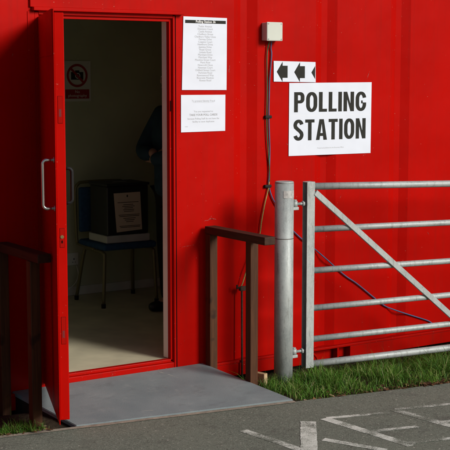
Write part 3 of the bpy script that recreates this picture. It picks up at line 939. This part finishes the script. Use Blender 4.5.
nodes = {'pel': ((0, 0, .93), (.10, .13)), 'waist': ((0, 0, 1.08), (.095, .125)), 'chest': ((.0, 0, 1.26), (.105, .145)), 'neckb': ((.01, 0, 1.41), (.07, .08)),
         'neck': ((.0, 0, 1.475), .054), 'jaw': ((-.015, 0, 1.555), (.068, .06)), 'skull': ((.0, 0, 1.635), (.088, .074)), 'crown': ((.005, 0, 1.69), (.06, .052))}
edges = [('pel', 'waist'), ('waist', 'chest'), ('chest', 'neckb'), ('neckb', 'neck'), ('neck', 'jaw'), ('jaw', 'skull'), ('skull', 'crown')]
for sgn, q in ((-1, 'l'), (1, 'r')):
    nodes.update({q+'sh': ((.0, sgn*.175, 1.365), .062), q+'el': ((-.125, sgn*.205, 1.115), .046), q+'wr': ((-.175, sgn*-.03, 1.07+.05*(sgn > 0)), .032),
                  q+'hip': ((0, sgn*.09, .88), .088), q+'kn': ((-.01, sgn*.10, .49), .058), q+'an': ((.02, sgn*.105, .09), .034), q+'toe': ((-.10, sgn*.112, .04), .024)})
    edges += [('chest', q+'sh'), (q+'sh', q+'el'), (q+'el', q+'wr'), ('pel', q+'hip'), (q+'hip', q+'kn'), (q+'kn', q+'an'), (q+'an', q+'toe')]
skinned('body', nodes, edges, 'pel', 'skin', PR)
jn = {'skirt': ((0, 0, .79), (.128, .165)), 'hem': ((0, 0, .92), (.125, .16)), 'waist': ((-.005, 0, 1.08), (.122, .155)), 'chest': ((0, 0, 1.26), (.13, .17)), 'col': ((.01, 0, 1.40), (.09, .10)), 'coltop': ((.01, 0, 1.455), (.066, .068))}
je = [('skirt', 'hem'), ('hem', 'waist'), ('waist', 'chest'), ('chest', 'col'), ('col', 'coltop')]
for sgn, q in ((-1, 'l'), (1, 'r')):
    jn.update({q+'sh': ((0, sgn*.18, 1.365), .082), q+'ua': ((-.06, sgn*.20, 1.24), .076), q+'el': ((-.135, sgn*.205, 1.11), .070), q+'fa': ((-.168, sgn*.09, 1.08+.03*(sgn > 0)), .058), q+'cu': ((-.178, sgn*-.0, 1.075+.045*(sgn > 0)), .046)})
    je += [('chest', q+'sh'), (q+'sh', q+'ua'), (q+'ua', q+'el'), (q+'el', q+'fa'), (q+'fa', q+'cu')]
skinned('jacket', jn, je, 'chest', 'jacket', PR)
tn = {'pel': ((0, 0, .93), (.112, .142))}; te = []
for sgn, q in ((-1, 'l'), (1, 'r')):
    tn.update({q+'hip': ((0, sgn*.088, .84), (.10, .098)), q+'kn': ((-.012, sgn*.10, .49), .074), q+'cf': ((.018, sgn*.105, .06), .066)})
    te += [('pel', q+'hip'), (q+'hip', q+'kn'), (q+'kn', q+'cf')]
skinned('trousers', tn, te, 'pel', 'trousers', PR)
for sgn in (-1, 1):
    skinned('shoe', {'heel': ((.055, sgn*.105, .042), (.040, .042)), 'mid': ((-.04, sgn*.11, .042), (.040, .044)), 'toe': ((-.15, sgn*.116, .032), (.040, .032))}, [('heel', 'mid'), ('mid', 'toe')], 'mid', 'shoe', PR)
# face, ears, hands, hair
def blob(mb, c, rx, ry, rz_, n=10):
    t = bmesh.new(); bmesh.ops.create_uvsphere(t, u_segments=n*2, v_segments=n, radius=1)
    for v in t.verts: v.co = Vector((PX+c[0]+v.co.x*rx, PY+c[1]+v.co.y*ry, c[2]+v.co.z*rz_))
    mb._merge(t, 0, True)
mb = MB(); blob(mb, (-.093, 0, 1.608), .020, .014, .026); mb.build('nose', 'skin', PR)
mb = MB(); blob(mb, (-.084, 0, 1.562), .014, .026, .008); mb.build('mouth', 'skin', PR)
for s in (-1, 1):
    mb = MB(); blob(mb, (.0, s*.078, 1.612), .020, .010, .032); mb.build('ear', 'skin', PR)
    mb = MB(); blob(mb, (-.078, s*.030, 1.632), .010, .013, .008); mb.build('eye', 'eye', PR)
mb = MB(); blob(mb, (.022, 0, 1.668), .092, .086, .075); blob(mb, (.050, 0, 1.60), .062, .074, .085); mb.build('hair', 'hair', PR)
for s in (-1, 1):
    mb = MB()
    z0 = 1.075+.045*(s > 0); b = Vector((PX-.140, PY-s*.050, z0))
    t = Vector((.05, -s*1, .05)).normalized()
    mb.tube([b, b+t*.04, b+t*.085], [.026, .033, .028], 10)
    for k in range(4):
        f0 = b+t*.078+Vector((0, 0, .026-.017*k))
        ln = (.062, .072, .068, .052)[k]
        mb.tube([f0, f0+t*ln*.45+Vector((-.004, 0, 0)), f0+t*ln*.8+Vector((.006, 0, 0)), f0+t*ln+Vector((.02, 0, 0))], [.0085, .0082, .0075, .006], 8)
    f0 = b+t*.03+Vector((0, 0, .03)); mb.tube([f0, f0+t*.025+Vector((-.004, 0, .018)), f0+t*.05+Vector((-.002, 0, .024))], [.010, .0095, .007], 8)
    mb.build('hand', 'skin', PR)

# ------------------------------------------------------------------ grass and litter
def blade(mb_v, mb_f, x, y, z, h, wd, lean, az):
    ca, sa = math.cos(az), math.sin(az); la = az+random.uniform(-.9, .9)
    lx, ly = math.cos(la), math.sin(la)
    px, py = -ly, lx
    if random.random() < .5: px, py = ca, sa
    i = len(mb_v)
    for k, (t, ww) in enumerate(((0, 1), (.38, .85), (.72, .55))):
        q = lean*t*t*h
        for s in (-1, 1): mb_v.append((x+lx*q+px*s*wd*ww/2, y+ly*q+py*s*wd*ww/2, z+h*t*(1-.25*lean*t)))
    mb_v.append((x+lx*lean*h, y+ly*lean*h, z+h*(1-.3*lean)))
    mb_f += [(i, i+1, i+3, i+2), (i+2, i+3, i+5, i+4), (i+4, i+5, i+6)]
gv, gf = [], []
def sow(x, y, hs=1.):
    z = ground_z(x, y)-.005
    cl = noise.noise(Vector((x*5, y*5, 7)))+.6*noise.noise(Vector((x*13, y*13, 2)))
    h = random.uniform(.030, .092)*max(.35, 1+.75*cl)*hs
    if random.random() < .04: h *= 1.5
    blade(gv, gf, x, y, z, h, random.uniform(.0026, .0050), random.choice((.25, .5, .8, 1.15))*random.uniform(.7, 1.2), random.uniform(0, 2*PI))
cnt = 0
while cnt < 30000:
    x = random.uniform(.28, 4.3); y = random.uniform(-1.5, -.06)
    d = y-edge_y(x)+.022*noise.noise(Vector((x*8, 7, 2)))
    rampx = .245+(-y)*.105
    if x < rampx+.02 or d < .012: continue
    if (x-.57)**2+(y+.35)**2 < .05**2 or (x-.405)**2+(y+.375)**2 < .062**2: continue
    # bare strip by the road widens towards the right
    bare = .02+.075*max(0, min(1, (x-.95)/.7))+.03*noise.noise(Vector((x*6, 4, 0)))
    if d < bare and random.random() < .88: continue
    if y > -.12 and random.random() < .6: continue
    sow(x, y, .75 if d < .12 else 1.); cnt += 1
cnt = 0
while cnt < 8000:
    x = random.uniform(-3.4, -1.02); y = random.uniform(-.70, -.10)
    d = y-edge_y(x)
    lim = .16+.06*noise.noise(Vector((x*4, 1, 1)))
    if d < .012 or (d > lim and random.random() < .985): continue
    if x > -1.10 and random.random() < .75: continue
    sow(x, y, .62); cnt += 1
mb = MB(); mb.add(gv, gf); o = mb.build('grass', 'grass'); tag(o, 'short rough grass growing along the foot of the red cabin', 'grass', kind='stuff')
mb = MB()
for i in range(5200):
    x = random.uniform(.35, 4.0) if random.random() < .9 else random.uniform(-3, -1)
    if random.random() > max(.12, min(1, (x-.7)/.8)) and x > 0: continue
    d = abs(random.gauss(.03, .055)); y = edge_y(x)+d-.012
    z = max(ground_z(x, y), -.1 if d < .012 else -9)+random.uniform(.004, .014)
    L = random.uniform(.006, .022); wv = L*random.uniform(.3, .7); az = random.uniform(0, PI*2)
    u = Vector((math.cos(az), math.sin(az), random.uniform(-.4, .4)))*L; v = Vector((-math.sin(az), math.cos(az), random.uniform(-.5, .5)))*wv
    c = Vector((x, y, z))
    mb.add([c-u, c-u*.2-v, c+u, c-u*.1+v], [(0, 1, 2, 3)])
o = mb.build('leaf_litter', 'leaf'); tag(o, 'brown dead leaves and bits lying along the tarmac edge', 'leaf litter', kind='stuff')
mb = MB(); 
for v_ in (0,): mb.add([(2.02, -1.065, -.088), (2.10, -1.085, -.085), (2.16, -1.083, -.089), (2.13, -1.055, -.078), (2.05, -1.042, -.080)], [(0, 1, 4), (1, 3, 4), (1, 2, 3)])
o = mb.build('paper_scrap', 'paper', None, (2.09, -1.06, -.09)); tag(o, 'white scrap of litter on the dead leaves at the tarmac edge', 'litter scrap')

for o in bpy.data.objects:
    if '_b' in o: del o['_b']
